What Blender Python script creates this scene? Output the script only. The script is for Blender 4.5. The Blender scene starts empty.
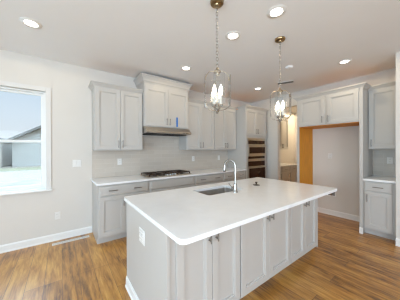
import bpy, bmesh, math
from mathutils import Matrix, Vector

S = bpy.context.scene
COL = S.collection
PI = math.pi

# ------------------------------------------------------------------ camera
cam_d = bpy.data.cameras.new('camera')
cam = bpy.data.objects.new('camera', cam_d)
COL.objects.link(cam)
cam_d.sensor_width = 36.0
cam_d.lens = 36.0 * 188.8 / 400.0
cam_d.clip_start = 0.02
cam_d.clip_end = 300
_r = Vector((0.80600779, -0.59188946, -0.00427931))
_u = Vector((0.00529067, -0.00002522, 0.99998600))
_f = Vector((0.59188129, 0.80601915, -0.00311117))
cam.matrix_world = Matrix(((_r.x, _u.x, -_f.x, 0), (_r.y, _u.y, -_f.y, 0), (_r.z, _u.z, -_f.z, 1.3856), (0, 0, 0, 1)))
S.camera = cam

# ------------------------------------------------------------------ world, sun, daylight, exposure
S.view_settings.view_transform = 'Standard'
S.view_settings.look = 'None'
S.view_settings.gamma = 1.0
S.view_settings.use_curve_mapping = False
S.view_settings.exposure = 0.06
try:
    S.cycles.use_denoising = True
    S.cycles.filter_width = 1.25
    S.cycles.max_bounces = 10
    S.cycles.diffuse_bounces = 6
    S.cycles.transparent_max_bounces = 24
    S.cycles.sample_clamp_indirect = 6.0
    S.cycles.caustics_reflective = False
    S.cycles.caustics_refractive = False
except Exception:
    pass

SKY_HIGH = 10.0
w = bpy.data.worlds.new('sky')
S.world = w
w.use_nodes = True
nt = w.node_tree
nt.nodes.clear()
wo = nt.nodes.new('ShaderNodeOutputWorld')
bg = nt.nodes.new('ShaderNodeBackground')
tc = nt.nodes.new('ShaderNodeTexCoord')
sx = nt.nodes.new('ShaderNodeSeparateXYZ')
rp = nt.nodes.new('ShaderNodeValToRGB')
rp.color_ramp.elements[0].position = 0.0
rp.color_ramp.elements[0].color = (0.92, 0.95, 1.0, 1)
rp.color_ramp.elements[0].color = (0.88, 0.94, 1.0, 1)
rp.color_ramp.elements[1].position = 0.30
rp.color_ramp.elements[1].color = (0.66, 0.82, 1.0, 1)
_e = rp.color_ramp.elements.new(0.50)
_e.color = (0.44, 0.71, 1.0, 1)
# sky above the view, brightened as an added source for the left floor
sm = nt.nodes.new('ShaderNodeMapRange')
sm.inputs['From Min'].default_value = 0.30
sm.inputs['From Max'].default_value = 0.62
sm.inputs['To Min'].default_value = 0.90
sm.inputs['To Max'].default_value = SKY_HIGH
nt.links.new(sx.outputs['Z'], sm.inputs['Value'])
nt.links.new(sm.outputs[0], bg.inputs[1])
nt.links.new(tc.outputs['Generated'], sx.inputs[0])
nt.links.new(sx.outputs['Z'], rp.inputs[0])
nt.links.new(rp.outputs[0], bg.inputs[0])
bg.inputs[1].default_value = 1.0
nt.links.new(bg.outputs[0], wo.inputs[0])

def lamp(name, kind, energy, color, loc=(0, 0, 0), aim=None, **kw):
    d = bpy.data.lights.new(name, kind)
    d.energy = energy
    d.color = color
    for k, v in kw.items():
        setattr(d, k, v)
    o = bpy.data.objects.new(name, d)
    COL.objects.link(o)
    o.location = loc
    if aim is not None:
        o.rotation_euler = Vector(aim).to_track_quat('-Z', 'Y').to_euler()
    return o

lamp('sun', 'SUN', 1.0, (1.0, 0.96, 0.9), (20, 10, 20), (-0.75, 0.12, -0.65), angle=0.01)
# area lamps added in unseen, unglazed wall openings to brighten the room as daylight
DAY = (0.60, 0.83, 1.0)
lamp('fill_daylight_front', 'AREA', 195, (0.74, 0.87, 1.0), (-1.1, -3.66, 1.15), (0.40, 1, 0.30), shape='RECTANGLE', size=3.4, size_y=2.2)  # added lamp; its unseen opening is placed to rake the doors and alcove
lamp('fill_daylight_left', 'AREA', 150, DAY, (-3.31, -0.3, 1.5), (1, -0.12, 0.1), shape='RECTANGLE', size=3.4, size_y=1.5)
WARM = (1.0, 0.80, 0.52)
DOWN_W = 2.4

# ------------------------------------------------------------------ materials
def new_mat(name):
    m = bpy.data.materials.new(name)
    m.use_nodes = True
    n = m.node_tree
    return m, n, n.nodes['Principled BSDF']

def pmat(name, col, rough=0.5, metal=0.0, spec=0.5, noise=0.03, scale=6.0, coat=0.0, stretch=None, bump=0.0):
    """plain paint / metal with a faint procedural variation"""
    m, n, b = new_mat(name)
    t = n.nodes.new('ShaderNodeTexCoord')
    mp = n.nodes.new('ShaderNodeMapping')
    if stretch:
        mp.inputs['Scale'].default_value = stretch
    nz = n.nodes.new('ShaderNodeTexNoise')
    nz.inputs['Scale'].default_value = scale
    nz.inputs['Detail'].default_value = 4
    r = n.nodes.new('ShaderNodeValToRGB')
    r.color_ramp.elements[0].position = 0.3
    r.color_ramp.elements[1].position = 0.7
    lo = [max(0, c * (1 - noise)) for c in col]
    hi = [min(1, c * (1 + noise)) for c in col]
    r.color_ramp.elements[0].color = (*lo, 1)
    r.color_ramp.elements[1].color = (*hi, 1)
    n.links.new(t.outputs['Object'], mp.inputs[0])
    n.links.new(mp.outputs[0], nz.inputs['Vector'])
    n.links.new(nz.outputs['Fac'], r.inputs[0])
    n.links.new(r.outputs[0], b.inputs['Base Color'])
    b.inputs['Roughness'].default_value = rough
    b.inputs['Metallic'].default_value = metal
    b.inputs['Specular IOR Level'].default_value = spec
    b.inputs['Coat Weight'].default_value = coat
    if bump:
        bp = n.nodes.new('ShaderNodeBump')
        bp.inputs['Strength'].default_value = bump
        bp.inputs['Distance'].default_value = 0.002
        n.links.new(nz.outputs['Fac'], bp.inputs['Height'])
        n.links.new(bp.outputs[0], b.inputs['Normal'])
    return m

def emat(name, col, strength):
    m, n, b = new_mat(name)
    b.inputs['Base Color'].default_value = (*col, 1)
    b.inputs['Emission Color'].default_value = (*col, 1)
    b.inputs['Emission Strength'].default_value = strength
    return m

def clear_glass(name, tint, gloss, edge):
    """thin clear pane: see-through with a reflection that grows at grazing angles"""
    m, n, b = new_mat(name)
    n.nodes.remove(b)
    out = n.nodes['Material Output']
    tr = n.nodes.new('ShaderNodeBsdfTransparent')
    tr.inputs[0].default_value = (*tint, 1)
    gl = n.nodes.new('ShaderNodeBsdfGlossy')
    gl.inputs['Roughness'].default_value = 0.04
    lw = n.nodes.new('ShaderNodeLayerWeight')
    lw.inputs['Blend'].default_value = 0.35
    mr = n.nodes.new('ShaderNodeMapRange')
    mr.inputs['To Min'].default_value = gloss
    mr.inputs['To Max'].default_value = edge
    mx = n.nodes.new('ShaderNodeMixShader')
    n.links.new(lw.outputs['Facing'], mr.inputs['Value'])
    n.links.new(mr.outputs[0], mx.inputs[0])
    n.links.new(tr.outputs[0], mx.inputs[1])
    n.links.new(gl.outputs[0], mx.inputs[2])
    n.links.new(mx.outputs[0], out.inputs[0])
    return m

def tile_mat(name, axis):
    m, n, b = new_mat(name)
    t = n.nodes.new('ShaderNodeTexCoord')
    s = n.nodes.new('ShaderNodeSeparateXYZ')
    c = n.nodes.new('ShaderNodeCombineXYZ')
    n.links.new(t.outputs['Object'], s.inputs[0])
    n.links.new(s.outputs[axis], c.inputs[0])
    n.links.new(s.outputs['Z'], c.inputs[1])
    k = n.nodes.new('ShaderNodeTexBrick')
    k.offset = 0.5
    k.inputs['Color1'].default_value = (0.565, 0.515, 0.46, 1)
    k.inputs['Color2'].default_value = (0.525, 0.475, 0.42, 1)
    k.inputs['Mortar'].default_value = (0.60, 0.56, 0.51, 1)
    k.inputs['Scale'].default_value = 1.0
    k.inputs['Mortar Size'].default_value = 0.0022
    k.inputs['Brick Width'].default_value = 0.305
    k.inputs['Row Height'].default_value = 0.0762
    n.links.new(c.outputs[0], k.inputs['Vector'])
    n.links.new(k.outputs['Color'], b.inputs['Base Color'])
    bp = n.nodes.new('ShaderNodeBump')
    bp.inputs['Strength'].default_value = 0.5
    bp.inputs['Distance'].default_value = 0.002
    bp.invert = True
    n.links.new(k.outputs['Fac'], bp.inputs['Height'])
    n.links.new(bp.outputs[0], b.inputs['Normal'])
    b.inputs['Roughness'].default_value = 0.2
    return m

def floor_mat():
    m, n, b = new_mat('oak_plank_floor')
    t = n.nodes.new('ShaderNodeTexCoord')
    s = n.nodes.new('ShaderNodeSeparateXYZ')
    c = n.nodes.new('ShaderNodeCombineXYZ')
    n.links.new(t.outputs['Object'], s.inputs[0])
    n.links.new(s.outputs['Y'], c.inputs[0])
    n.links.new(s.outputs['X'], c.inputs[1])
    k = n.nodes.new('ShaderNodeTexBrick')
    k.offset = 0.37
    k.offset_frequency = 3
    k.inputs['Color1'].default_value = (0, 0, 0, 1)
    k.inputs['Color2'].default_value = (1, 1, 1, 1)
    k.inputs['Mortar'].default_value = (0.35, 0.35, 0.35, 1)
    k.inputs['Scale'].default_value = 1.0
    k.inputs['Mortar Size'].default_value = 0.0015
    k.inputs['Brick Width'].default_value = 1.25
    k.inputs['Row Height'].default_value = 0.15
    n.links.new(c.outputs[0], k.inputs['Vector'])
    # grain stretched along the planks
    mp = n.nodes.new('ShaderNodeMapping')
    mp.inputs['Scale'].default_value = (2.2, 19, 1)
    n.links.new(c.outputs[0], mp.inputs[0])
    g = n.nodes.new('ShaderNodeTexNoise')
    g.inputs['Scale'].default_value = 1.5
    g.inputs['Detail'].default_value = 7
    g.inputs['Roughness'].default_value = 0.65
    g.inputs['Distortion'].default_value = 0.6
    n.links.new(mp.outputs[0], g.inputs['Vector'])
    # blotches / knots
    mp2 = n.nodes.new('ShaderNodeMapping')
    mp2.inputs['Scale'].default_value = (1.5, 4.5, 1)
    n.links.new(c.outputs[0], mp2.inputs[0])
    g2 = n.nodes.new('ShaderNodeTexNoise')
    g2.inputs['Scale'].default_value = 2.0
    g2.inputs['Detail'].default_value = 3
    n.links.new(mp2.outputs[0], g2.inputs['Vector'])
    a1 = n.nodes.new('ShaderNodeMath'); a1.operation = 'MULTIPLY_ADD'
    a1.inputs[1].default_value = 0.16
    n.links.new(k.outputs['Color'], a1.inputs[0])
    a2 = n.nodes.new('ShaderNodeMath'); a2.operation = 'MULTIPLY'
    a2.inputs[1].default_value = 0.75
    n.links.new(g.outputs['Fac'], a2.inputs[0])
    a3 = n.nodes.new('ShaderNodeMath'); a3.operation = 'MULTIPLY_ADD'
    a3.inputs[1].default_value = 0.32
    n.links.new(g2.outputs['Fac'], a3.inputs[0])
    n.links.new(a2.outputs[0], a3.inputs[2])
    n.links.new(a3.outputs[0], a1.inputs[2])
    r = n.nodes.new('ShaderNodeValToRGB')
    e = r.color_ramp.elements
    e[0].position = 0.42
    e[0].color = (0.125, 0.046, 0.009, 1)
    e[1].position = 0.82
    e[1].color = (0.66, 0.36, 0.09, 1)
    x = e.new(0.60)
    x.color = (0.43, 0.190, 0.030, 1)
    n.links.new(a1.outputs[0], r.inputs[0])
    mx = n.nodes.new('ShaderNodeMix'); mx.data_type = 'RGBA'
    mx.inputs[7].default_value = (0.09, 0.05, 0.03, 1)
    n.links.new(k.outputs['Fac'], mx.inputs[0])
    n.links.new(r.outputs[0], mx.inputs[6])
    n.links.new(mx.outputs[2], b.inputs['Base Color'])
    b.inputs['Roughness'].default_value = 0.40
    b.inputs['Specular IOR Level'].default_value = 0.6
    b.inputs['Coat Weight'].default_value = 0.5
    b.inputs['Coat IOR'].default_value = 1.6
    b.inputs['Coat Roughness'].default_value = 0.33
    bp = n.nodes.new('ShaderNodeBump')
    bp.inputs['Strength'].default_value = 0.15
    bp.inputs['Distance'].default_value = 0.002
    n.links.new(g.outputs['Fac'], bp.inputs['Height'])
    n.links.new(bp.outputs[0], b.inputs['Normal'])
    return m

M = dict(
    wall=pmat('wall_paint', (0.655, 0.63, 0.595), 0.85, spec=0.2, noise=0.01, scale=3),
    ceiling=pmat('ceiling_paint', (0.835, 0.845, 0.86), 0.9, spec=0.1, noise=0.01, scale=2),
    trim=pmat('trim_white', (0.76, 0.76, 0.75), 0.4, noise=0.01),
    casing=pmat('casing_paint', (0.66, 0.65, 0.635), 0.45, noise=0.01),
    cab=pmat('cabinet_paint', (0.49, 0.475, 0.455), 0.38, noise=0.012, scale=4),
    counter=pmat('white_quartz', (0.82, 0.835, 0.86), 0.16, noise=0.022, scale=9, spec=0.5),
    steel=pmat('brushed_steel', (0.47, 0.425, 0.37), 0.30, 1.0, noise=0.06, scale=12, stretch=(1, 1, 40)),
    chrome=pmat('polished_nickel', (0.42, 0.41, 0.39), 0.24, 1.0, noise=0.02),
    pull=pmat('brushed_nickel', (0.26, 0.245, 0.23), 0.35, 1.0, noise=0.05),
    brass=pmat('aged_brass', (0.42, 0.30, 0.16), 0.28, 1.0, noise=0.08, scale=20),
    boxgrey=pmat('grey_plastic', (0.20, 0.20, 0.195), 0.5),
    sink=pmat('satin_sink_steel', (0.42, 0.39, 0.36), 0.42, 0.55, noise=0.05, scale=20),
    champagne=pmat('champagne_metal', (0.44, 0.37, 0.28), 0.3, 1.0, noise=0.04),
    black=pmat('black_iron', (0.040, 0.024, 0.016), 0.35, noise=0.2, scale=30),
    dglass=pmat('dark_oven_glass', (0.026, 0.008, 0.005), 0.05, noise=0.1, spec=0.22),
    wood=pmat('unfinished_plywood', (0.66, 0.27, 0.016), 0.6, noise=0.16, scale=5, stretch=(14, 14, 0.8)),
    dark=pmat('dark_void', (0.03, 0.03, 0.03), 0.8, noise=0.1),
    tile_a=tile_mat('backsplash_tile_long', 'X'),
    tile_b=tile_mat('backsplash_tile_side', 'Y'),
    plate=pmat('plastic_white', (0.72, 0.715, 0.70), 0.35, noise=0.01),
    tape=pmat('blue_tape', (0.03, 0.16, 0.50), 0.6, noise=0.05, scale=40),
    floor=floor_mat(),
    pane=clear_glass('window_glass', (0.96, 0.98, 0.98), 0.008, 0.08),
    glass=clear_glass('pendant_glass', (0.93, 0.94, 0.94), 0.04, 0.85),
    lens=emat('downlight_lens', (1.0, 0.94, 0.84), 9.0),
    bulb=emat('bulb_glow', (1.0, 0.88, 0.70), 10.0),
    candle=pmat('ivory_sleeve', (0.78, 0.74, 0.66), 0.4, noise=0.02),
    ground=pmat('bare_dirt', (0.225, 0.168, 0.122), 0.95, noise=0.22, scale=1.6, spec=0.1),
    grass=pmat('young_grass', (0.17, 0.135, 0.075), 0.95, noise=0.25, scale=3, spec=0.1),
    siding=pmat('grey_siding', (0.34, 0.285, 0.235), 0.7, noise=0.05, scale=4, stretch=(0.3, 0.3, 10)),
    shingle=pmat('roof_shingle', (0.17, 0.14, 0.115), 0.9, noise=0.12, scale=6),
    house_trim=pmat('house_white', (0.62, 0.51, 0.41), 0.6, noise=0.02),
    house_glass=pmat('house_glass', (0.06, 0.055, 0.05), 0.3, noise=0.05),
)

# ------------------------------------------------------------------ mesh helpers
def obj(name, bm, mat, parent=None, smooth=False, bevel=0.0):
    bmesh.ops.recalc_face_normals(bm, faces=bm.faces[:])
    me = bpy.data.meshes.new(name)
    bm.to_mesh(me)
    bm.free()
    me.materials.append(M[mat] if isinstance(mat, str) else mat)
    if smooth:
        me.polygons.foreach_set('use_smooth', [True] * len(me.polygons))
        try:
            me.set_sharp_from_angle(angle=math.radians(40))
        except Exception:
            pass
    o = bpy.data.objects.new(name, me)
    COL.objects.link(o)
    if parent:
        o.parent = parent
    if bevel:
        md = o.modifiers.new('edge', 'BEVEL')
        md.width = bevel
        md.segments = 2
        md.limit_method = 'ANGLE'
    return o

def tag(o, label=None, cat=None, group=None, kind=None):
    if label: o['label'] = label
    if cat: o['category'] = cat
    if group: o['group'] = group
    if kind: o['kind'] = kind
    return o

def thing(name, label, cat, loc=(0, 0, 0), rz=0.0, group=None):
    o = bpy.data.objects.new(name, None)
    o.empty_display_size = 0.1
    COL.objects.link(o)
    o.location = loc
    o.rotation_euler = (0, 0, rz)
    return tag(o, label, cat, group)

def box(bm, x0, x1, y0, y1, z0, z1):
    v = [bm.verts.new(p) for p in ((x0, y0, z0), (x1, y0, z0), (x1, y1, z0), (x0, y1, z0), (x0, y0, z1), (x1, y0, z1), (x1, y1, z1), (x0, y1, z1))]
    for f in ((0, 3, 2, 1), (4, 5, 6, 7), (0, 1, 5, 4), (1, 2, 6, 5), (2, 3, 7, 6), (3, 0, 4, 7)):
        bm.faces.new([v[i] for i in f])
    return bm

def boxes(*bs):
    bm = bmesh.new()
    for b in bs:
        box(bm, *b)
    return bm

def prism(bm, prof, axis, a, b):
    """profile (list of 2-D points) extruded along an axis from a to b"""
    def P(q, t):
        return {'X': (t, q[0], q[1]), 'Y': (q[0], t, q[1]), 'Z': (q[0], q[1], t)}[axis]
    A = [bm.verts.new(P(q, a)) for q in prof]
    B = [bm.verts.new(P(q, b)) for q in prof]
    n = len(prof)
    bm.faces.new(A)
    bm.faces.new(B[::-1])
    for i in range(n):
        j = (i + 1) % n
        bm.faces.new((A[i], A[j], B[j], B[i]))
    return bm

def sweep(path, prof, closed_prof=True):
    """mitred moulding: path = [(x, y)], prof = [(out, z)]; out is to the right of the travel direction"""
    bm = bmesh.new()
    pts = [Vector(p) for p in path]
    rows = []
    for i, p in enumerate(pts):
        d0 = (pts[i] - pts[i - 1]).normalized() if i > 0 else None
        d1 = (pts[i + 1] - pts[i]).normalized() if i < len(pts) - 1 else None
        n0 = Vector((d0.y, -d0.x)) if d0 else None
        n1 = Vector((d1.y, -d1.x)) if d1 else None
        if n0 and n1:
            m = (n0 + n1)
            m = m / max(1e-6, m.dot(n0))
        else:
            m = n0 or n1
        rows.append([bm.verts.new((p.x + m.x * o, p.y + m.y * o, z)) for o, z in prof])
    k = len(prof)
    for a, b in zip(rows, rows[1:]):
        for i in range(k):
            j = (i + 1) % k
            bm.faces.new((a[i], a[j], b[j], b[i]))
    bm.faces.new(rows[0])
    bm.faces.new(rows[-1][::-1])
    return bm

def lathe(bm, prof, c=(0, 0, 0), n=24):
    """profile [(r, z)] spun about z"""
    rings = []
    for r, z in prof:
        if r < 1e-6:
            rings.append([bm.verts.new((c[0], c[1], c[2] + z))])
        else:
            rings.append([bm.verts.new((c[0] + r * math.cos(2 * PI * i / n), c[1] + r * math.sin(2 * PI * i / n), c[2] + z)) for i in range(n)])
    for a, b in zip(rings, rings[1:]):
        if len(a) == 1 and len(b) == 1:
            continue
        for i in range(n):
            j = (i + 1) % n
            if len(a) == 1:
                bm.faces.new((a[0], b[j], b[i]))
            elif len(b) == 1:
                bm.faces.new((a[i], a[j], b[0]))
            else:
                bm.faces.new((a[i], a[j], b[j], b[i]))
    return bm

def tube(bm, pts, rad, n=10, closed=False):
    """round bar along a polyline; rad is a number or a list"""
    P = [Vector(p) for p in pts]
    N = len(P)
    R = rad if isinstance(rad, (list, tuple)) else [rad] * N
    rings = []
    ref = None
    for i in range(N):
        if closed:
            t = (P[(i + 1) % N] - P[i - 1]).normalized()
        else:
            t = (P[min(i + 1, N - 1)] - P[max(i - 1, 0)]).normalized()
        if ref is None:
            ref = t.orthogonal().normalized()
        ref = (ref - t * ref.dot(t)).normalized()
        bi = t.cross(ref)
        rings.append([bm.verts.new(P[i] + (ref * math.cos(2 * PI * k / n) + bi * math.sin(2 * PI * k / n)) * R[i]) for k in range(n)])
    m = N if closed else N - 1
    for i in range(m):
        a, b = rings[i], rings[(i + 1) % N]
        for k in range(n):
            l = (k + 1) % n
            bm.faces.new((a[k], a[l], b[l], b[k]))
    if not closed:
        bm.faces.new(rings[0][::-1])
        bm.faces.new(rings[-1])
    return bm

def rings_front(bm, x0, x1, z0, z1, rings):
    """stepped rectangular front facing -y; rings = [(inset, y)] from back to centre"""
    R = []
    for i, y in rings:
        R.append([bm.verts.new(p) for p in ((x0 + i, y, z0 + i), (x1 - i, y, z0 + i), (x1 - i, y, z1 - i), (x0 + i, y, z1 - i))])
    bm.faces.new(R[0][::-1])
    for a, b in zip(R, R[1:]):
        for k in range(4):
            l = (k + 1) % 4
            bm.faces.new((a[k], a[l], b[l], b[k]))
    bm.faces.new(R[-1])
    return bm

T = 0.02
def door_front(x0, x1, z0, z1):
    return rings_front(bmesh.new(), x0, x1, z0, z1, [(0, 0), (0, -T + 0.002), (0.002, -T), (0.056, -T), (0.059, -T + 0.007), (0.068, -T + 0.007), (0.070, -T + 0.017)])

def drawer_front(x0, x1, z0, z1):
    return rings_front(bmesh.new(), x0, x1, z0, z1, [(0, 0), (0, -T + 0.006), (0.004, -T + 0.004), (0.012, -T)])

def pull(x, z, vertical, L=0.125):
    bm = bmesh.new()
    h = L / 2
    if vertical:
        tube(bm, [(x, -T - 0.030, z - h), (x, -T - 0.030, z + h)], 0.006, 8)
        for s in (-1, 1):
            tube(bm, [(x, -T, z + s * h * 0.72), (x, -T - 0.030, z + s * h * 0.72)], 0.005, 8)
    else:
        tube(bm, [(x - h, -T - 0.030, z), (x + h, -T - 0.030, z)], 0.006, 8)
        for s in (-1, 1):
            tube(bm, [(x + s * h * 0.72, -T, z), (x + s * h * 0.72, -T - 0.030, z)], 0.005, 8)
    return bm

CROWN = [(0, -0.012), (0.006, -0.012), (0.010, 0.004), (0.020, 0.012), (0.040, 0.040), (0.050, 0.044), (0.050, 0.058), (0, 0.058)]

def cabinet(name, label, cat, loc, rz, W, H, D, doors=(), drawers=(), toe=False, crown=None, group=None, gap=0.0005):
    """doors: (x0, x1, z0, z1, pull_x, pull_z); drawers: (x0, x1, z0, z1, [pull_x ...]); crown: (left, right) ends that return to the wall"""
    t = thing(name, label, cat, loc, rz, group)
    bm = bmesh.new()
    if toe:
        prism(bm, [(0, 0.1), (0, H), (D, H), (D, 0), (0.085, 0), (0.085, 0.1)], 'X', gap, W - gap)
    else:
        box(bm, 0.0005, W - 0.0005, 0, D, 0, H)
    obj('body', bm, 'cab', t, bevel=0.0015)
    for x0, x1, z0, z1, px, pz in doors:
        d = obj('door', door_front(x0, x1, z0, z1), 'cab', t)
        if px is not None:
            obj('handle', pull(px, pz, True), 'pull', d, smooth=True)
    for x0, x1, z0, z1, ps in drawers:
        d = obj('drawer', drawer_front(x0, x1, z0, z1), 'cab', t)
        for px in ps:
            obj('handle', pull(px, (z0 + z1) / 2, False), 'pull', d, smooth=True)
    if crown:
        l, r, prof = crown
        path = []
        if l: path.append((0, D - 0.002 if l is True else l))
        path += [(0, 0), (W, 0)]
        if r: path.append((W, D - 0.002 if r is True else r))
        obj('bounce_top_board', boxes((0.01, W - 0.01, 0.01, D - 0.002, H, H + 0.012)), 'wood', t)  # unseen raw-wood top, added to bounce warm light onto wall and ceiling
        obj('crown_moulding', sweep(path[::1], [(o, H + z) for o, z in prof]), 'cab', t)
    return t

def pair(W, z0, z1, hz, g=0.004, m=0.012):
    """two doors with pulls either side of the middle"""
    c = W / 2
    return [(m, c - g / 2, z0, z1, c - 0.034, hz), (c + g / 2, W - m, z0, z1, c + 0.034, hz)]

# ------------------------------------------------------------------ dimensions
YA = 3.645      # wall with the window and the range hood
XB = 4.564      # wall with the refrigerator recess
H = 2.75
C = 0.905       # top of the counters
XL, YF = -3.2, -3.55

# ------------------------------------------------------------------ setting
def struct(name, bm, mat, parent=None, bevel=0.0):
    o = obj(name, bm, mat, parent, bevel=bevel)
    if not parent:
        o['kind'] = 'structure'
    return o

struct('floor', boxes((XL - 0.15, 7.3, YF - 0.15, YA + 0.15, -0.12, 0)), 'floor')
struct('ceiling', boxes((XL - 0.15, 7.3, YF - 0.15, YA + 0.15, H, H + 0.12)), 'ceiling')
WX0, WX1, WZ0, WZ1 = -1.12, -0.185, 0.80, 2.262
struct('wall_back', boxes((XL - 0.15, WX0, YA, YA + 0.15, 0, H), (WX1, 7.3, YA, YA + 0.15, 0, H),
                          (WX0, WX1, YA, YA + 0.15, 0, WZ0), (WX0, WX1, YA, YA + 0.15, WZ1, H)), 'wall')
DY0, DY1, DZ = 2.02, 2.781, 2.438
struct('wall_right', boxes((XB, XB + 0.12, YF, DY0, 0, H), (XB, XB + 0.12, DY1, YA, 0, H), (XB, XB + 0.12, DY0, DY1, DZ, H)), 'wall')
SY0, SY1, SX = 0.395, 0.52, 3.855
struct('wall_side', boxes((SX, XB, SY0, SY1, 0, H)), 'wall')
struct('wall_left', boxes((XL - 0.15, XL, YF, -2.0, 0, H), (XL - 0.15, XL, 1.4, YA, 0, H), (XL - 0.15, XL, -2.0, 1.4, 0, 0.75), (XL - 0.15, XL, -2.0, 1.4, 2.25, H)), 'wall')
struct('wall_front', boxes((XL - 0.15, -2.8, YF - 0.15, YF, 0, H), (0.6, 7.3, YF - 0.15, YF, 0, H), (-2.8, 0.6, YF - 0.15, YF, 2.25, H), (-2.8, 0.6, YF - 0.15, YF, 0, 0.05)), 'wall')
struct('wall_pantry_right', boxes((7.15, 7.3, 1.2, YA, 0, H)), 'wall')
struct('wall_pantry_front', boxes((XB + 0.12, 7.15, 1.2, 1.32, 0, H)), 'wall')

BASE = [(0, 0), (0.022, 0), (0.022, 0.012), (0.013, 0.022), (0.013, 0.085), (0.009, 0.095), (0.004, 0.104), (0, 0.104)]
def baseboard(name, path):
    struct(name, sweep(path, BASE), 'trim')
baseboard('baseboard_back', [(XL, YA), (0.412, YA)])
baseboard('baseboard_left', [(XL, YF), (XL, YA)])
baseboard('baseboard_alcove', [(XB, 1.922), (XB, 0.953)])
baseboard('baseboard_doorway', [(XB + 0.12, DY1), (XB, DY1), (XB, 2.999)][::-1])
baseboard('baseboard_side', [(SX, SY1 + 0.0), (SX, SY0), (XB, SY0)])
baseboard('baseboard_right', [(XB, SY0), (XB, YF)])
baseboard('baseboard_pantry', [(7.15, YA), (7.15, 1.32), (XB + 0.12, 1.32)])

# window
wn = thing('window_1', None, None, ((WX0 + WX1) / 2, YA, WZ0))
wn['kind'] = 'structure'
hw = (WX1 - WX0) / 2
hh = WZ1 - WZ0
CW = 0.062
obj('casing', boxes((-hw - CW, -hw, -0.016, 0, 0, hh + CW), (hw, hw + CW, -0.016, 0, 0, hh + CW), (-hw, hw, -0.016, 0, hh, hh + CW)), 'casing', wn, bevel=0.003)
obj('sill', boxes((-hw - CW - 0.012, hw + CW + 0.012, -0.042, 0.0, -0.024, 0.0), (-hw, hw, 0, 0.075, -0.0, 0.012)), 'trim', wn, bevel=0.004)
obj('frame', boxes((-hw, -hw + 0.028, 0.06, 0.14, 0.0, hh), (hw - 0.028, hw, 0.06, 0.14, 0, hh), (-hw + 0.028, hw - 0.028, 0.06, 0.14, hh - 0.02, hh), (-hw + 0.028, hw - 0.028, 0.06, 0.14, 0, 0.03)), 'trim', wn, bevel=0.002)
MR = 1.514 - WZ0
for nm, z0, z1, y in (('lower_sash', 0.03, MR + 0.02, 0.075), ('upper_sash', MR - 0.02, hh - 0.02, 0.105)):
    a, b = -hw + 0.028, hw - 0.028
    sw = 0.034
    s = obj(nm, boxes((a, a + sw, y, y + 0.028, z0, z1), (b - sw, b, y, y + 0.028, z0, z1), (a + sw, b - sw, y, y + 0.028, z0, z0 + 0.04), (a + sw, b - sw, y, y + 0.028, z1 - 0.032, z1)), 'trim', wn, bevel=0.002)
    obj('pane', boxes((a + sw, b - sw, y + 0.012, y + 0.016, z0 + 0.04, z1 - 0.032)), 'pane', s)

# outside
struct('ground', boxes((-60, 60, YA + 0.2, 90, -0.5, -0.15)), 'ground')
g = obj('lawn', boxes((-30, 30, 19.5, 22.3, -0.15, -0.135)), 'grass')
tag(g, 'strip of thin grass in front of the grey house outside', 'grass', kind='stuff')

def house(label, loc, W, D, Hh, pitch, white):
    t = thing('house', label, 'house', loc)
    rise = W / 2 * pitch
    obj('wall', prism(bmesh.new(), [(0, 0), (W, 0), (W, Hh), (W / 2, Hh + rise), (0, Hh)], 'Y', 0, D), 'house_trim' if white else 'siding', t)
    e = 0.2
    rf = bmesh.new()
    zo = Hh - e * pitch
    prism(rf, [(-e, zo), (W / 2, Hh + rise), (W + e, zo), (W + e, zo + 0.22), (W / 2, Hh + rise + 0.22), (-e, zo + 0.22)], 'Y', -0.5, D + 0.5)
    obj('roof', rf, 'shingle', t)
    return t
hs = house('grey gabled house beyond the dirt yard outside the window', (-3.62, 24.0, -0.15), 16, 10, 2.45, 0.6, False)
for wx in (2.6, 6.6):
    f = obj('window', boxes((wx, wx + 1.2, -0.06, 0, 0.8, 2.1)), 'house_trim', hs)
    obj('pane', boxes((wx + 0.12, wx + 1.08, -0.07, -0.06, 0.92, 1.98)), 'house_glass', f)
h2 = house('white porch house left of the grey house outside', (-10.25, 23.0, -0.15), 5.9, 8, 2.4, 0.28, True)
for wx in (1.0, 3.0, 4.85):
    f = obj('window', boxes((wx, wx + 0.9, -0.06, 0, 0.2, 2.0)), 'house_trim', h2)
    obj('pane', boxes((wx + 0.1, wx + 0.8, -0.07, -0.06, 0.3, 1.9)), 'house_glass', f)

# ------------------------------------------------------------------ cabinets along the window wall
BX = [0.415, 1.177, 2.092, 2.85, 3.59]
BF = YA - 0.61
BH = 0.873
def base_cab(i, label, pulls, two=True):
    x0, x1 = BX[i], BX[i + 1]
    W = x1 - x0
    dr = [(0.022, W - 0.022, 0.715, 0.855, pulls)]
    cabinet('base_cabinet', label, 'cabinet', (x0, BF, 0), 0, W, BH, 0.607, doors=pair(W, 0.125, 0.70, 0.60, m=0.022), drawers=dr, toe=True, group='base cabinets along the window wall')
base_cab(0, 'light grey base cabinet at the open end of the long counter, nearest the window', [0.20, 0.56])
base_cab(1, 'light grey base cabinet directly below the gas cooktop, its drawer front without handles', [])
base_cab(2, 'light grey base cabinet just right of the cooktop one, two handles on its drawer', [0.19, 0.57])
base_cab(3, 'light grey base cabinet at the oven end of the long counter', [0.18, 0.56])

ct = obj('countertop', boxes((0.395, 3.588, 2.992, YA - 0.001, 0.8745, C)), 'counter', bevel=0.004)
tag(ct, 'long white quartz countertop carrying the gas cooktop', 'countertop', 'white countertops')

bs = obj('backsplash', boxes((0.415, 3.588, YA - 0.009, YA - 0.0005, C + 0.0005, 1.374), (1.1785, 2.0905, YA - 0.009, YA - 0.0005, 1.374, 1.655)), 'tile_a')
tag(bs, 'pale glossy tile backsplash behind the gas cooktop', 'backsplash', 'tile backsplashes')

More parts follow.
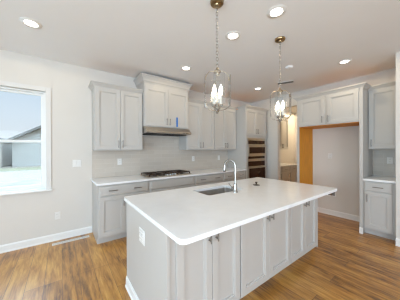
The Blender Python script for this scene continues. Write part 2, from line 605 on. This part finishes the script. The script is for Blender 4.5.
UZ, UH, UD = 1.375, 1.01, 0.31
def upper(x0, x1, label, crown):
    W = x1 - x0
    return cabinet('upper_cabinet', label, 'cabinet', (x0, YA - UD, UZ), 0, W, UH, UD - 0.001, doors=pair(W, 0.014, UH - 0.016, 0.105), crown=(*crown, CROWN), group='upper cabinets along the window wall')
upper(BX[0], BX[1] - 0.002, 'two-door grey upper cabinet left of the range hood, next to the window wall', (True, False))
upper(BX[2] + 0.002, BX[3], 'two-door grey upper cabinet just right of the range hood', (False, False))
upper(BX[3], BX[4] - 0.002, 'two-door grey upper cabinet between its twin and the oven tower', (False, False))

HC = [(0, -0.03), (0.006, -0.03), (0.010, -0.012), (0.022, 0.0), (0.030, 0.03), (0.056, 0.078), (0.066, 0.084), (0.066, 0.105), (0, 0.105)]
hx0, hx1 = BX[1], BX[2]
W = hx1 - hx0
cabinet('hood_cabinet', 'taller deeper two-door cabinet above the range hood, reaching near the ceiling', 'cabinet', (hx0, YA - 0.39, 1.80), 0, W, 0.80, 0.389,
        doors=pair(W, 0.014, 0.712, 0.105), crown=(True, True, HC))

# range hood
hd = thing('range_hood', 'slim stainless steel range hood over the gas cooktop', 'range hood', (hx0 + 0.002, YA, 1.66))
bm = bmesh.new()
prism(bm, [(-0.002, 0.03), (-0.002, 0.138), (-0.40, 0.138), (-0.425, 0.13), (-0.505, 0.055), (-0.505, 0.028), (-0.45, 0.02)], 'X', 0, W - 0.004)
obj('canopy', bm, 'steel', hd, bevel=0.003)
obj('filter', boxes((0.06, W / 2 - 0.01, -0.42, -0.08, 0.006, 0.021), (W / 2 + 0.01, W - 0.064, -0.42, -0.08, 0.006, 0.021)), 'dark', hd)
obj('switch', boxes(*[(W - 0.20 + k * 0.035, W - 0.18 + k * 0.035, -0.508, -0.504, 0.036, 0.047) for k in range(4)]), 'black', hd)

tp = obj('tape_strip', boxes((1.805, 1.84, YA - 0.415, YA - 0.411, 1.825, 2.01)), 'tape')
tag(tp, 'short strip of blue tape on the door above the range hood', 'tape')

# cooktop
ck = thing('gas_cooktop', 'black gas cooktop with cast iron grates set on the long counter', 'cooktop', (1.19, 3.085, C))
CWd, CD = 0.87, 0.47
obj('plate', boxes((0, CWd, 0, CD, 0.0005, 0.012)), 'steel', ck, bevel=0.004)
burn = [(0.16, 0.13, 0.040), (0.16, 0.35, 0.034), (0.435, 0.26, 0.055), (0.71, 0.13, 0.034), (0.71, 0.35, 0.040)]
for bx_, by_, r in burn:
    b = obj('burner', lathe(bmesh.new(), [(0, 0.012), (r, 0.012), (r, 0.022), (r * 0.8, 0.026), (r * 0.8, 0.031), (0, 0.033)], (bx_, by_, 0), 20), 'black', ck, smooth=True)
for k in range(3):
    a = 0.02 + k * 0.28
    bm = bmesh.new()
    z0, z1 = 0.036, 0.050
    for (p, q, r_, s_) in ((a, a + 0.27, 0.03, 0.042), (a, a + 0.27, CD - 0.042, CD - 0.03), (a, a + 0.012, 0.03, CD - 0.03), (a + 0.258, a + 0.27, 0.03, CD - 0.03),
                           (a, a + 0.27, CD * 0.5 - 0.006, CD * 0.5 + 0.006), (a + 0.129, a + 0.141, 0.03, CD - 0.03), (a, a + 0.27, CD * 0.26, CD * 0.26 + 0.01), (a, a + 0.27, CD * 0.74, CD * 0.74 + 0.01)):
        box(bm, p, q, r_, s_, z0, z1)
    for fx in (a, a + 0.258):
        for fy in (0.03, CD - 0.042):
            box(bm, fx, fx + 0.012, fy, fy + 0.012, 0.012, z0)
    obj('grate', bm, 'black', ck)
for k in range(5):
    obj('knob', lathe(bmesh.new(), [(0, 0.012), (0.018, 0.012), (0.017, 0.034), (0.014, 0.037), (0, 0.037)], (0.335 + k * 0.05, 0.055, 0), 16), 'chrome', ck, smooth=True)

# oven tower
TX0, TX1 = 3.59, 4.41
TW = TX1 - TX0
TF = YA - 0.62
tw = cabinet('oven_cabinet', 'tall grey cabinet tower holding the microwave and wall oven', 'cabinet', (TX0, TF, 0), 0, TW, 2.385, 0.619,
             doors=pair(TW, 1.735, 2.36, 1.83), drawers=[(0.03, TW - 0.03, 0.125, 0.40, [TW / 2])], toe=True, crown=(0.23, True, CROWN))
ov = thing('wall_oven', 'stainless microwave and wall oven stack with dark glass doors', 'oven', (TX0 + 0.06, TF, 0))
OW = TW - 0.12
obj('trim_frame', boxes((0, OW, -0.012, -0.0005, 0.43, 1.665)), 'steel', ov, bevel=0.002)
obj('microwave_control_panel', boxes((0.025, OW - 0.025, -0.022, -0.012, 1.513, 1.60)), 'dglass', ov, bevel=0.002)
md = obj('microwave_door', boxes((0.008, OW - 0.008, -0.035, -0.012, 1.215, 1.505)), 'steel', ov, bevel=0.003)
obj('door_glass', boxes((0.04, OW - 0.04, -0.039, -0.035, 1.28, 1.434)), 'dglass', md, bevel=0.001)
def oven_handle(z):
    bm = bmesh.new()
    tube(bm, [(0.05, -0.080, z), (OW - 0.05, -0.080, z)], 0.010, 10)
    for x in (0.09, OW - 0.09):
        tube(bm, [(x, -0.035, z), (x, -0.080, z)], 0.008, 8)
    return bm
obj('handle', oven_handle(1.47), 'steel', md, smooth=True)
obj('vent_strip', boxes((0.025, OW - 0.025, -0.018, -0.012, 1.149, 1.207)), 'dglass', ov, bevel=0.002)
obj('oven_control_panel', boxes((0.025, OW - 0.025, -0.022, -0.012, 0.963, 1.084)), 'dglass', ov, bevel=0.002)
od = obj('oven_door', boxes((0.008, OW - 0.008, -0.035, -0.012, 0.445, 0.955)), 'steel', ov, bevel=0.003)
obj('door_glass', boxes((0.03, OW - 0.03, -0.039, -0.035, 0.47, 0.912)), 'dglass', od, bevel=0.001)
obj('handle', oven_handle(0.932), 'steel', od, smooth=True)

# ------------------------------------------------------------------ refrigerator recess on the side wall
FX = 3.944
FW = 1.968 - 0.905
FD = XB - FX - 0.001
sr = thing('refrigerator_surround', 'grey end panels and wide two-door cabinet framing the empty refrigerator recess', 'cabinet', (FX, 1.968, 0), -PI / 2)
pa = obj('end_panel', boxes((0, 0.043, 0, 0.02, 0, 2.385), (0, 0.039, 0.02, FD, 0, 2.385)), 'cab', sr)
q = obj('inner_face', boxes((0.0391, 0.043, 0.0201, FD, 0.0, 1.83)), 'wood', pa)
q['label'] = 'unfinished orange wood inner face'
pb = obj('end_panel', boxes((FW - 0.045, FW, 0, FD, 0, 2.385)), 'cab', sr, bevel=0.002)
obj('base_block', boxes((FW - 0.045, FW, -0.014, -0.0002, 0, 0.10)), 'trim', pb, bevel=0.002)
x0, x1 = 0.0432, FW - 0.0452
xm = (x0 + x1) / 2
obj('body', boxes((x0, x1, 0.0, FD, 1.832, 2.385)), 'cab', sr)
for a_, b_, px in ((x0 + 0.008, xm - 0.022, xm - 0.05), (xm + 0.022, x1 - 0.008, xm + 0.05)):
    d = obj('door', door_front(a_, b_, 1.848, 2.367), 'cab', sr)
    obj('handle', pull(px, 1.935, True), 'pull', d, smooth=True)
u_ = obj('underside', boxes((x0, x1, 0.003, FD - 0.01, 1.826, 1.8318)), 'wood', sr)
u_['label'] = 'unfinished wood underside'
obj('bounce_top_board', boxes((0.01, FW - 0.01, 0.01, FD - 0.002, 2.385, 2.397)), 'wood', sr)  # wood top out of view, added for its warm bounce above
obj('crown_moulding', sweep([(0, FD - 0.002), (0, 0), (FW, 0), (FW, 0.24)], [(o, 2.385 + z) for o, z in CROWN]), 'cab', sr)

# small run between the recess and the wall end
RW = 0.905 - SY1
cabinet('base_cabinet', 'narrow grey base cabinet with one drawer and one door, beside the refrigerator recess', 'cabinet', (FX + 0.014, 0.9045, 0), -PI / 2, RW - 0.001, BH, XB - FX - 0.016,
        doors=[(0.02, RW - 0.045, 0.125, 0.70, 0.055, 0.60)], drawers=[(0.02, RW - 0.045, 0.715, 0.855, [RW / 2 - 0.01])], toe=True)
ct = obj('countertop', boxes((FX - 0.024, XB - 0.001, SY1 + 0.0005, 0.9045, 0.8745, C)), 'counter', bevel=0.004)
tag(ct, 'short white countertop between the refrigerator panel and the wall end', 'countertop', 'white countertops')
bs = obj('backsplash', boxes((XB - 0.009, XB - 0.0005, SY1 + 0.0005, 0.9045, C + 0.0005, 1.374)), 'tile_b')
tag(bs, 'small pale tile backsplash above the short countertop', 'backsplash', 'tile backsplashes')
cabinet('upper_cabinet', 'single-door grey upper cabinet beside the refrigerator recess', 'cabinet', (XB - UD, 0.9045, UZ), -PI / 2, RW - 0.001, UH, UD - 0.001,
        doors=[(0.012, RW - 0.014, 0.014, UH - 0.016, 0.046, 0.105)], crown=(False, False, CROWN))

# ------------------------------------------------------------------ pantry behind the doorway
PX = [4.70, 5.16, 5.63, 6.09]
plab = ['grey base cabinet partly hidden by the doorway jamb in the pantry', 'grey base cabinet in the middle of the doorway view of the pantry', 'grey base cabinet deepest inside the pantry']
for i in range(3):
    W = PX[i + 1] - PX[i]
    cabinet('base_cabinet', plab[i], 'cabinet', (PX[i], BF, 0), 0, W, BH, 0.607, doors=[(0.022, W - 0.022, 0.125, 0.70, W - 0.06, 0.60)], drawers=[(0.022, W - 0.022, 0.715, 0.855, [W / 2])], toe=True, group='pantry base cabinets')
ct = obj('countertop', boxes((XB + 0.121, 6.11, 2.992, YA - 0.001, 0.8745, C)), 'counter', bevel=0.004)
tag(ct, 'white countertop in the pantry seen through the doorway', 'countertop', 'white countertops')
cabinet('upper_cabinet', 'grey upper cabinet on the pantry wall seen through the doorway', 'cabinet', (5.33, YA - UD, UZ), 0, 0.76, UH, UD - 0.001, doors=pair(0.76, 0.014, UH - 0.016, 0.105), crown=(True, True, CROWN))

# ------------------------------------------------------------------ island
IX = [0.552, 1.213, 2.03, 2.684]
IF = 1.10
IB = 1.99
ilab = ['two-door island cabinet nearest the camera, at the outlet end of the island', 'two-door island cabinet in the middle of the island', 'two-door island cabinet at the far end of the island, nearest the refrigerator recess']
for i in range(3):
    W = IX[i + 1] - IX[i]
    m = 0.05 if i == 0 else 0.007
    ds = [(m, W / 2 - 0.002 + (m - 0.006) / 2, 0.125, 0.855, W / 2 - 0.034 + (m - 0.006) / 2, 0.765), (W / 2 + 0.002 + (m - 0.006) / 2, W - 0.007, 0.125, 0.855, W / 2 + 0.034 + (m - 0.006) / 2, 0.765)]
    cabinet('island_cabinet', ilab[i], 'cabinet', (IX[i], IF, 0), 0, W, BH, 0.40, doors=ds, toe=True, group='island cabinets', gap=0.007)
# the working side of the island, towards the cooktop
for i in range(3):
    W = IX[i + 1] - IX[i]
    sink = i == 1
    t = thing('island_cabinet', ['island cabinet at the outlet end, facing the cooktop', 'island sink cabinet facing the cooktop', 'island cabinet at the far end, facing the oven tower'][i], 'cabinet', (IX[i + 1], IB, 0), PI, 'island cabinets facing the cooktop')
    bm = bmesh.new()
    hh_ = 0.60 if sink else BH
    prism(bm, [(0, 0.1), (0, hh_), (IB - IF - 0.402, hh_), (IB - IF - 0.402, 0), (0.085, 0), (0.085, 0.1)], 'X', 0.0005, W - 0.0005)
    if sink:
        box(bm, 0.0005, W - 0.0005, 0, 0.02, 0.6, BH)
    obj('body', bm, 'cab', t)
    for x0, x1, z0, z1, px, pz in pair(W, 0.125, 0.855, 0.765):
        d = obj('door', door_front(x0, x1, z0, z1), 'cab', t)
        obj('handle', pull(px, pz, True), 'pull', d, smooth=True)

for x0, x1, lab, s in ((0.530, 0.5515, 'pale island end panel with the outlet, facing the window', -1), (2.6845, 2.704, 'pale island end panel facing the refrigerator recess', 1)):
    p_ = thing('island_end_panel', lab, 'cabinet panel', (x0 if s < 0 else x1, IF - 0.02, 0), 0, 'island end panels')
    d_ = x1 - x0
    a, b = (0, d_) if s < 0 else (-d_, 0)
    if s < 0:
        bm = boxes((a, b, 0, IB - IF + 0.02, 0, BH))
    else:
        bm = prism(bmesh.new(), [(0, 0.1), (0.105, 0.1), (0.105, 0), (IB - IF + 0.02, 0), (IB - IF + 0.02, BH), (0, BH)], 'X', a, b)
    obj('panel', bm, 'cab', p_, bevel=0.0015)
    y1 = IB - IF + 0.02
    path = [(0, y1), (0, 0)] if s < 0 else [(0, 0.105), (0, y1)]
    obj('base_moulding', sweep(path if s < 0 else path, [(o * 0.8, z) for o, z in BASE]), 'trim', p_)

# countertop with rounded corners and the sink cut-out
def rounded(x0, x1, y0, y1, r, n=8):
    pts = []
    for cx, cy, a0 in ((x1 - r, y0 + r, -90), (x1 - r, y1 - r, 0), (x0 + r, y1 - r, 90), (x0 + r, y0 + r, 180)):
        for k in range(n + 1):
            a = math.radians(a0 + 90 * k / n)
            pts.append((cx + r * math.cos(a), cy + r * math.sin(a)))
    return pts
SKX0, SKX1, SKY0, SKY1 = 1.235, 1.77, 1.525, 1.845
bm = bmesh.new()
es = []
for loop in (rounded(0.506, 2.722, 0.857, 2.025, 0.045), rounded(SKX0, SKX1, SKY0, SKY1, 0.03, 5)):
    vs = [bm.verts.new((x, y, C)) for x, y in loop]
    es += [bm.edges.new((vs[i], vs[(i + 1) % len(vs)])) for i in range(len(vs))]
bmesh.ops.triangle_fill(bm, edges=es, use_beauty=True)
ret = bmesh.ops.extrude_face_region(bm, geom=bm.faces[:])
bmesh.ops.translate(bm, verts=[v for v in ret['geom'] if isinstance(v, bmesh.types.BMVert)], vec=(0, 0, -0.0305))
it = obj('countertop', bm, 'counter', bevel=0.004)
tag(it, 'large white quartz island countertop with rounded corners and a sink cut-out', 'countertop', 'white countertops')

sk = thing('sink', 'stainless undermount sink in the island countertop', 'sink', ((SKX0 + SKX1) / 2, (SKY0 + SKY1) / 2, C - 0.033))
a, b = (SKX1 - SKX0) / 2 + 0.004, (SKY1 - SKY0) / 2 + 0.004
bm = bmesh.new()
def ring(x, y, r, z):
    return [bm.verts.new((px, py, z)) for px, py in rounded(-x, x, -y, y, r, 5)]
Rs = [ring(a + 0.011, b + 0.011, 0.04, -0.001), ring(a, b, 0.034, -0.001), ring(a - 0.004, b - 0.004, 0.034, -0.19), ring(a - 0.03, b - 0.03, 0.03, -0.205)]
for p_, q in zip(Rs, Rs[1:]):
    for i in range(len(p_)):
        j = (i + 1) % len(p_)
        bm.faces.new((p_[i], p_[j], q[j], q[i]))
bm.faces.new(Rs[-1])
so = obj('basin', bm, 'sink', sk, smooth=True)
so.modifiers.new('gauge', 'SOLIDIFY').thickness = 0.002
obj('drain', lathe(bmesh.new(), [(0, -0.203), (0.045, -0.203), (0.045, -0.200), (0.03, -0.2005), (0, -0.2015)], (0.05, 0.02, 0), 20), 'chrome', sk, smooth=True)

fa = thing('faucet', 'tall nickel gooseneck faucet beside the island sink', 'faucet', (1.565, 1.468, C))
obj('base', lathe(bmesh.new(), [(0, 0.0005), (0.028, 0.0005), (0.028, 0.006), (0.023, 0.012), (0.021, 0.06), (0.019, 0.085), (0.0145, 0.10), (0, 0.10)], n=24), 'chrome', fa, smooth=True)
pts = [(0, 0, 0.09), (0, 0, 0.18), (0, 0, 0.295)]
rr = 0.064
dx, dy = -0.35, 0.937
for k in range(1, 13):
    a_ = PI * k / 12 * 0.98
    o = rr * (1 - math.cos(a_))
    pts.append((dx * o, dy * o, 0.295 + rr * math.sin(a_)))
ex = pts[-1]
obj('spout', tube(bmesh.new(), pts, 0.0125, 12), 'chrome', fa, smooth=True)
pts = [(ex[0], ex[1], ex[2] + 0.002), (ex[0] + 0.002 * dx, ex[1] + 0.002 * dy, ex[2] - 0.03), (ex[0] + 0.006 * dx, ex[1] + 0.006 * dy, ex[2] - 0.06)]
sp = obj('spray_head', tube(bmesh.new(), pts, [0.0145, 0.0165, 0.018], 12), 'chrome', fa, smooth=True)
obj('nozzle', tube(bmesh.new(), [pts[-1], (pts[-1][0], pts[-1][1], pts[-1][2] - 0.016)], [0.017, 0.015], 12), 'black', sp, smooth=True)
bm = bmesh.new()
tube(bm, [(0, 0, 0.055), (-0.045, 0.012, 0.055)], 0.012, 10)
tube(bm, [(-0.040, 0.011, 0.055), (-0.058, 0.016, 0.075), (-0.078, 0.022, 0.105)], [0.008, 0.007, 0.005], 8)
obj('handle', bm, 'chrome', fa, smooth=True)

cf = thing('counter_fitting', 'small black round fitting on the island countertop right of the faucet', 'counter fitting', (2.10, 1.59, C))
obj('flange', lathe(bmesh.new(), [(0, 0.0005), (0.046, 0.0005), (0.044, 0.006), (0.03, 0.010), (0, 0.010)], n=24), 'black', cf, smooth=True)
obj('knob', lathe(bmesh.new(), [(0, 0.010), (0.010, 0.010), (0.010, 0.03), (0.017, 0.036), (0.017, 0.043), (0, 0.045)], n=18), 'black', cf, smooth=True)

# ------------------------------------------------------------------ outlets and switches
def plate(name, label, cat, loc, rz, gangs=1, kind='outlet', group=None):
    t = thing(name, label, cat, loc, rz, group)
    w_ = 0.072 + 0.046 * (gangs - 1)
    obj('cover_plate', rings_front(bmesh.new(), -w_ / 2, w_ / 2, -0.058, 0.058, [(0, 0), (0, -0.003), (0.004, -0.006)]), 'plate', t)
    for k in range(gangs):
        x = (k - (gangs - 1) / 2) * 0.046
        if kind == 'outlet':
            for z in (-0.021, 0.021):
                s = obj('socket', boxes((x - 0.017, x + 0.017, -0.009, -0.006, z - 0.014, z + 0.014)), 'plate', t, bevel=0.002)
                obj('slots', boxes((x - 0.008, x - 0.006, -0.0094, -0.009, z - 0.004, z + 0.006), (x + 0.006, x + 0.008, -0.0094, -0.009, z - 0.004, z + 0.006)), 'dark', s)
        else:
            obj('rocker', rings_front(bmesh.new(), x - 0.016, x + 0.016, -0.033, 0.033, [(0, -0.006), (0, -0.008), (0.002, -0.010)]), 'plate', t)
    return t
G = 'wall outlets'
plate('wall_outlet', 'white outlet low on the wall, just above the baseboard left of the long counter', 'outlet', (-0.053, YA, 0.375), 0, group=G)
plate('light_switch', 'white double switch plate on the wall between window and counter', 'switch', (0.203, YA, 1.17), 0, 2, 'switch')
plate('wall_outlet', 'white outlet on the backsplash left of the cooktop', 'outlet', (0.854, YA - 0.009, 1.17), 0, group=G)
plate('wall_outlet', 'white outlet on the backsplash just right of the cooktop', 'outlet', (2.473, YA - 0.009, 1.17), 0, group=G)
plate('wall_outlet', 'white outlet on the backsplash nearest the oven tower', 'outlet', (3.268, YA - 0.009, 1.17), 0, group=G)
plate('wall_outlet', 'white double outlet on the island end panel', 'outlet', (0.530, 1.531, 0.676), -PI / 2, 2, group=G)
plate('wall_outlet', 'white outlet on the rear wall of the refrigerator recess', 'outlet', (XB, 1.586, 1.234), -PI / 2, group=G)
plate('wall_outlet', 'white outlet on the small backsplash beside the wall end', 'outlet', (XB - 0.009, 0.684, 1.18), -PI / 2, group=G)

vb = thing('water_valve_box', 'small grey water valve box low on the refrigerator recess wall', 'valve box', (XB, 1.56, 0.455), -PI / 2)
obj('flange', boxes((-0.08, 0.08, -0.008, -0.0005, -0.06, -0.045), (-0.08, 0.08, -0.008, -0.0005, 0.045, 0.06), (-0.08, -0.062, -0.008, -0.0005, -0.045, 0.045), (0.062, 0.08, -0.008, -0.0005, -0.045, 0.045)), 'plate', vb)
obj('recess', boxes((-0.062, 0.062, -0.004, -0.0005, -0.045, 0.045)), 'boxgrey', vb)
obj('valve', tube(bmesh.new(), [(0, -0.006, -0.04), (0, -0.02, -0.015), (0, -0.02, 0.02)], 0.012, 10), 'chrome', vb, smooth=True)

# floor register
fr = thing('floor_register', 'narrow white register in the wood floor along the window wall', 'floor register', (0.118, 3.495, 0), 0)
obj('frame', boxes((-0.235, 0.235, -0.034, -0.022, 0.0005, 0.006), (-0.235, 0.235, 0.022, 0.034, 0.0005, 0.006), (-0.235, -0.222, -0.022, 0.022, 0.0005, 0.006), (0.222, 0.235, -0.022, 0.022, 0.0005, 0.006)), 'plate', fr)
obj('grille', boxes((-0.222, 0.222, -0.003, 0.003, 0.0005, 0.005), *[(-0.215 + k * 0.0215, -0.203 + k * 0.0215, -0.022, 0.022, 0.0005, 0.0045) for k in range(20)]), 'plate', fr)

# ------------------------------------------------------------------ ceiling fittings
vt = thing('ceiling_vent', 'small dark ceiling register near the doorway', 'ceiling vent', (3.71, 2.08, H), math.radians(-64))
obj('frame', boxes((-0.16, 0.16, -0.065, -0.05, -0.008, -0.0005), (-0.16, 0.16, 0.05, 0.065, -0.008, -0.0005), (-0.16, -0.145, -0.05, 0.05, -0.008, -0.0005), (0.145, 0.16, -0.05, 0.05, -0.008, -0.0005)), 'trim', vt)
obj('duct_opening', boxes((-0.145, 0.145, -0.05, 0.05, -0.002, -0.0005)), 'dark', vt)
obj('louvers', boxes(*[(-0.145, 0.145, -0.045 + k * 0.018, -0.041 + k * 0.018, -0.007, -0.0025) for k in range(6)]), 'pull', vt)

sd = thing('smoke_detector', 'small flat white disc on the ceiling between the second pendant and vent', 'smoke detector', (3.05, 1.65, H))
obj('housing', lathe(bmesh.new(), [(0, -0.03), (0.035, -0.03), (0.052, -0.022), (0.056, -0.006), (0.06, -0.0005), (0, -0.0005)], n=28), 'ceiling', sd, smooth=True)
obj('indicator', lathe(bmesh.new(), [(0, -0.033), (0.004, -0.033), (0.004, -0.029), (0, -0.029)], (0.02, 0, 0), 10), 'dark', sd)

def downlight(x, y, label, power=DOWN_W, color=WARM):
    t = thing('recessed_downlight', label, 'ceiling light', (x, y, H), 0, 'recessed ceiling downlights')
    obj('trim_ring', lathe(bmesh.new(), [(0.056, -0.002), (0.062, -0.009), (0.088, -0.006), (0.094, -0.0005), (0.056, -0.0005)], n=32), 'trim', t, smooth=True)
    obj('lens', lathe(bmesh.new(), [(0, -0.004), (0.0555, -0.004), (0.0555, -0.001), (0, -0.001)], n=32), 'lens', t)
    l = lamp('downlight_lamp', 'SPOT', power * 4, color, (0, 0, -0.012), spot_size=math.radians(178), spot_blend=0.12, shadow_soft_size=0.06)
    l.parent = t
for x, y, lab in ((-0.255, 2.708, 'recessed downlight in the ceiling nearest the window'), (1.728, 1.061, 'large bright recessed downlight between the two pendants, nearest the camera'),
                  (1.667, 1.592, 'recessed downlight between the two pendants, on the sink side'), (1.691, 2.689, 'recessed downlight in front of the hood cabinet'),
                  (3.576, 2.653, 'recessed downlight in front of the oven tower'), (3.577, 1.042, 'recessed downlight in front of the refrigerator recess')):
    downlight(x, y, lab, DOWN_W * (1.7 if x > 3 else 1.0))
pl = downlight(6.55, 2.85, 'recessed downlight inside the pantry', 34, (1.0, 0.80, 0.52))

# ------------------------------------------------------------------ pendants
def pendant(loc, label, rz):
    t = thing('pendant_light', label, 'pendant light', loc, rz, 'glass lantern pendants over the island')
    obj('canopy', lathe(bmesh.new(), [(0, -0.034), (0.018, -0.034), (0.022, -0.026), (0.056, -0.020), (0.062, -0.012), (0.062, -0.0005), (0, -0.0005)], n=28), 'brass', t, smooth=True)
    bm = bmesh.new()
    z = -0.034
    k = 0
    L, w_ = 0.038, 0.0095
    while z > -0.60:
        c = z - L / 2 + 0.004
        loop = []
        for q in range(12):
            a = 2 * PI * q / 12
            lx = w_ * math.cos(a)
            lz = c + (L / 2 - 0.0) * math.sin(a)
            loop.append((lx, 0, lz) if k % 2 else (0, lx, lz))
        tube(bm, loop, 0.0025, 6, closed=True)
        z -= L - 0.008
        k += 1
    obj('chain', bm, 'chrome', t, smooth=True)
    zt, zb, R = -0.665, -0.985, 0.112
    bm = bmesh.new()
    lathe(bm, [(0, -0.60), (0.010, -0.605), (0.012, -0.62), (0.02, -0.632), (0.034, -0.642), (0.034, -0.652), (0.012, -0.66), (0.008, -0.68), (0, -0.685)], n=20)
    obj('top_cap', bm, 'champagne', t, smooth=True)
    for q in range(4):
        a = 2 * PI * q / 4
        ca, sa = math.cos(a), math.sin(a)
        bm = bmesh.new()
        prof = [(0.012, -0.648), (0.045, -0.640), (0.078, -0.650), (0.100, -0.676), (0.1085, -0.705), (0.1085, -0.725)]
        tube(bm, [(r * ca, r * sa, z_) for r, z_ in prof], 0.0036, 8)
        lathe(bm, [(0, -0.004), (0.006, -0.004), (0.006, 0.004), (0, 0.004)], (0.1085 * ca, 0.1085 * sa, -0.715), 8)
        obj('top_arm', bm, 'champagne', t, smooth=True)
        bm = bmesh.new()
        prof = [(0.012, -1.006), (0.045, -1.004), (0.080, -0.990), (0.104, -0.968), (0.1085, -0.945), (0.1085, -0.925)]
        tube(bm, [(r * ca, r * sa, z_) for r, z_ in prof], 0.0046, 8)
        obj('bottom_arm', bm, 'chrome', t, smooth=True)
    obj('hub', lathe(bmesh.new(), [(0, -0.985), (0.02, -0.99), (0.026, -1.0), (0.016, -1.012), (0.010, -1.022), (0.012, -1.03), (0, -1.036)], n=18), 'chrome', t, smooth=True)
    # clear glass panels standing around the bulbs
    for q in range(4):
        a = 2 * PI * q / 4
        n_ = Vector((math.cos(a), math.sin(a), 0))
        u2 = Vector((-n_.y, n_.x, 0))
        bm = bmesh.new()
        hw_, z0_, z1_ = 0.052, -0.968, -0.685
        rows = []
        for r_, ins in ((0.1125, 0.0), (0.1155, 0.0), (0.1185, 0.006)):
            rows.append([bm.verts.new(n_ * r_ + u2 * x_ + Vector((0, 0, z_))) for x_, z_ in ((-hw_ + ins, z0_ + ins), (hw_ - ins, z0_ + ins), (hw_ - ins, z1_ - ins), (-hw_ + ins, z1_ - ins))])
        bm.faces.new(rows[0][::-1])
        for p_, q_ in zip(rows, rows[1:]):
            for i in range(4):
                j = (i + 1) % 4
                bm.faces.new((p_[i], p_[j], q_[j], q_[i]))
        bm.faces.new(rows[-1])
        obj('glass_panel', bm, 'glass', t)
    for q in range(4):
        a = 2 * PI * q / 4 + PI / 4
        x, y = 0.042 * math.cos(a), 0.042 * math.sin(a)
        bm = bmesh.new()
        tube(bm, [(0.01 * math.cos(a), 0.01 * math.sin(a), -0.99), (x * 0.7, y * 0.7, -0.985), (x, y, -0.965)], 0.004, 8)
        lathe(bm, [(0, -0.968), (0.014, -0.966), (0.018, -0.955), (0, -0.955)], (x, y, 0), 14)
        obj('lamp_arm', bm, 'chrome', t, smooth=True)
        s = obj('candle_sleeve', lathe(bmesh.new(), [(0, -0.955), (0.0105, -0.955), (0.0105, -0.875), (0, -0.875)], (x, y, 0), 14), 'candle', t, smooth=True)
        obj('bulb', lathe(bmesh.new(), [(0, -0.875), (0.008, -0.873), (0.015, -0.85), (0.0165, -0.83), (0.013, -0.805), (0.005, -0.778), (0, -0.77)], (x, y, 0), 14), 'bulb', s, smooth=True)
    return t
pendant((1.169, 1.317, H), 'glass lantern pendant hanging over the sink end of the island', math.radians(-124))
pendant((2.193, 1.300, H), 'glass lantern pendant hanging over the far end of the island', math.radians(-141))
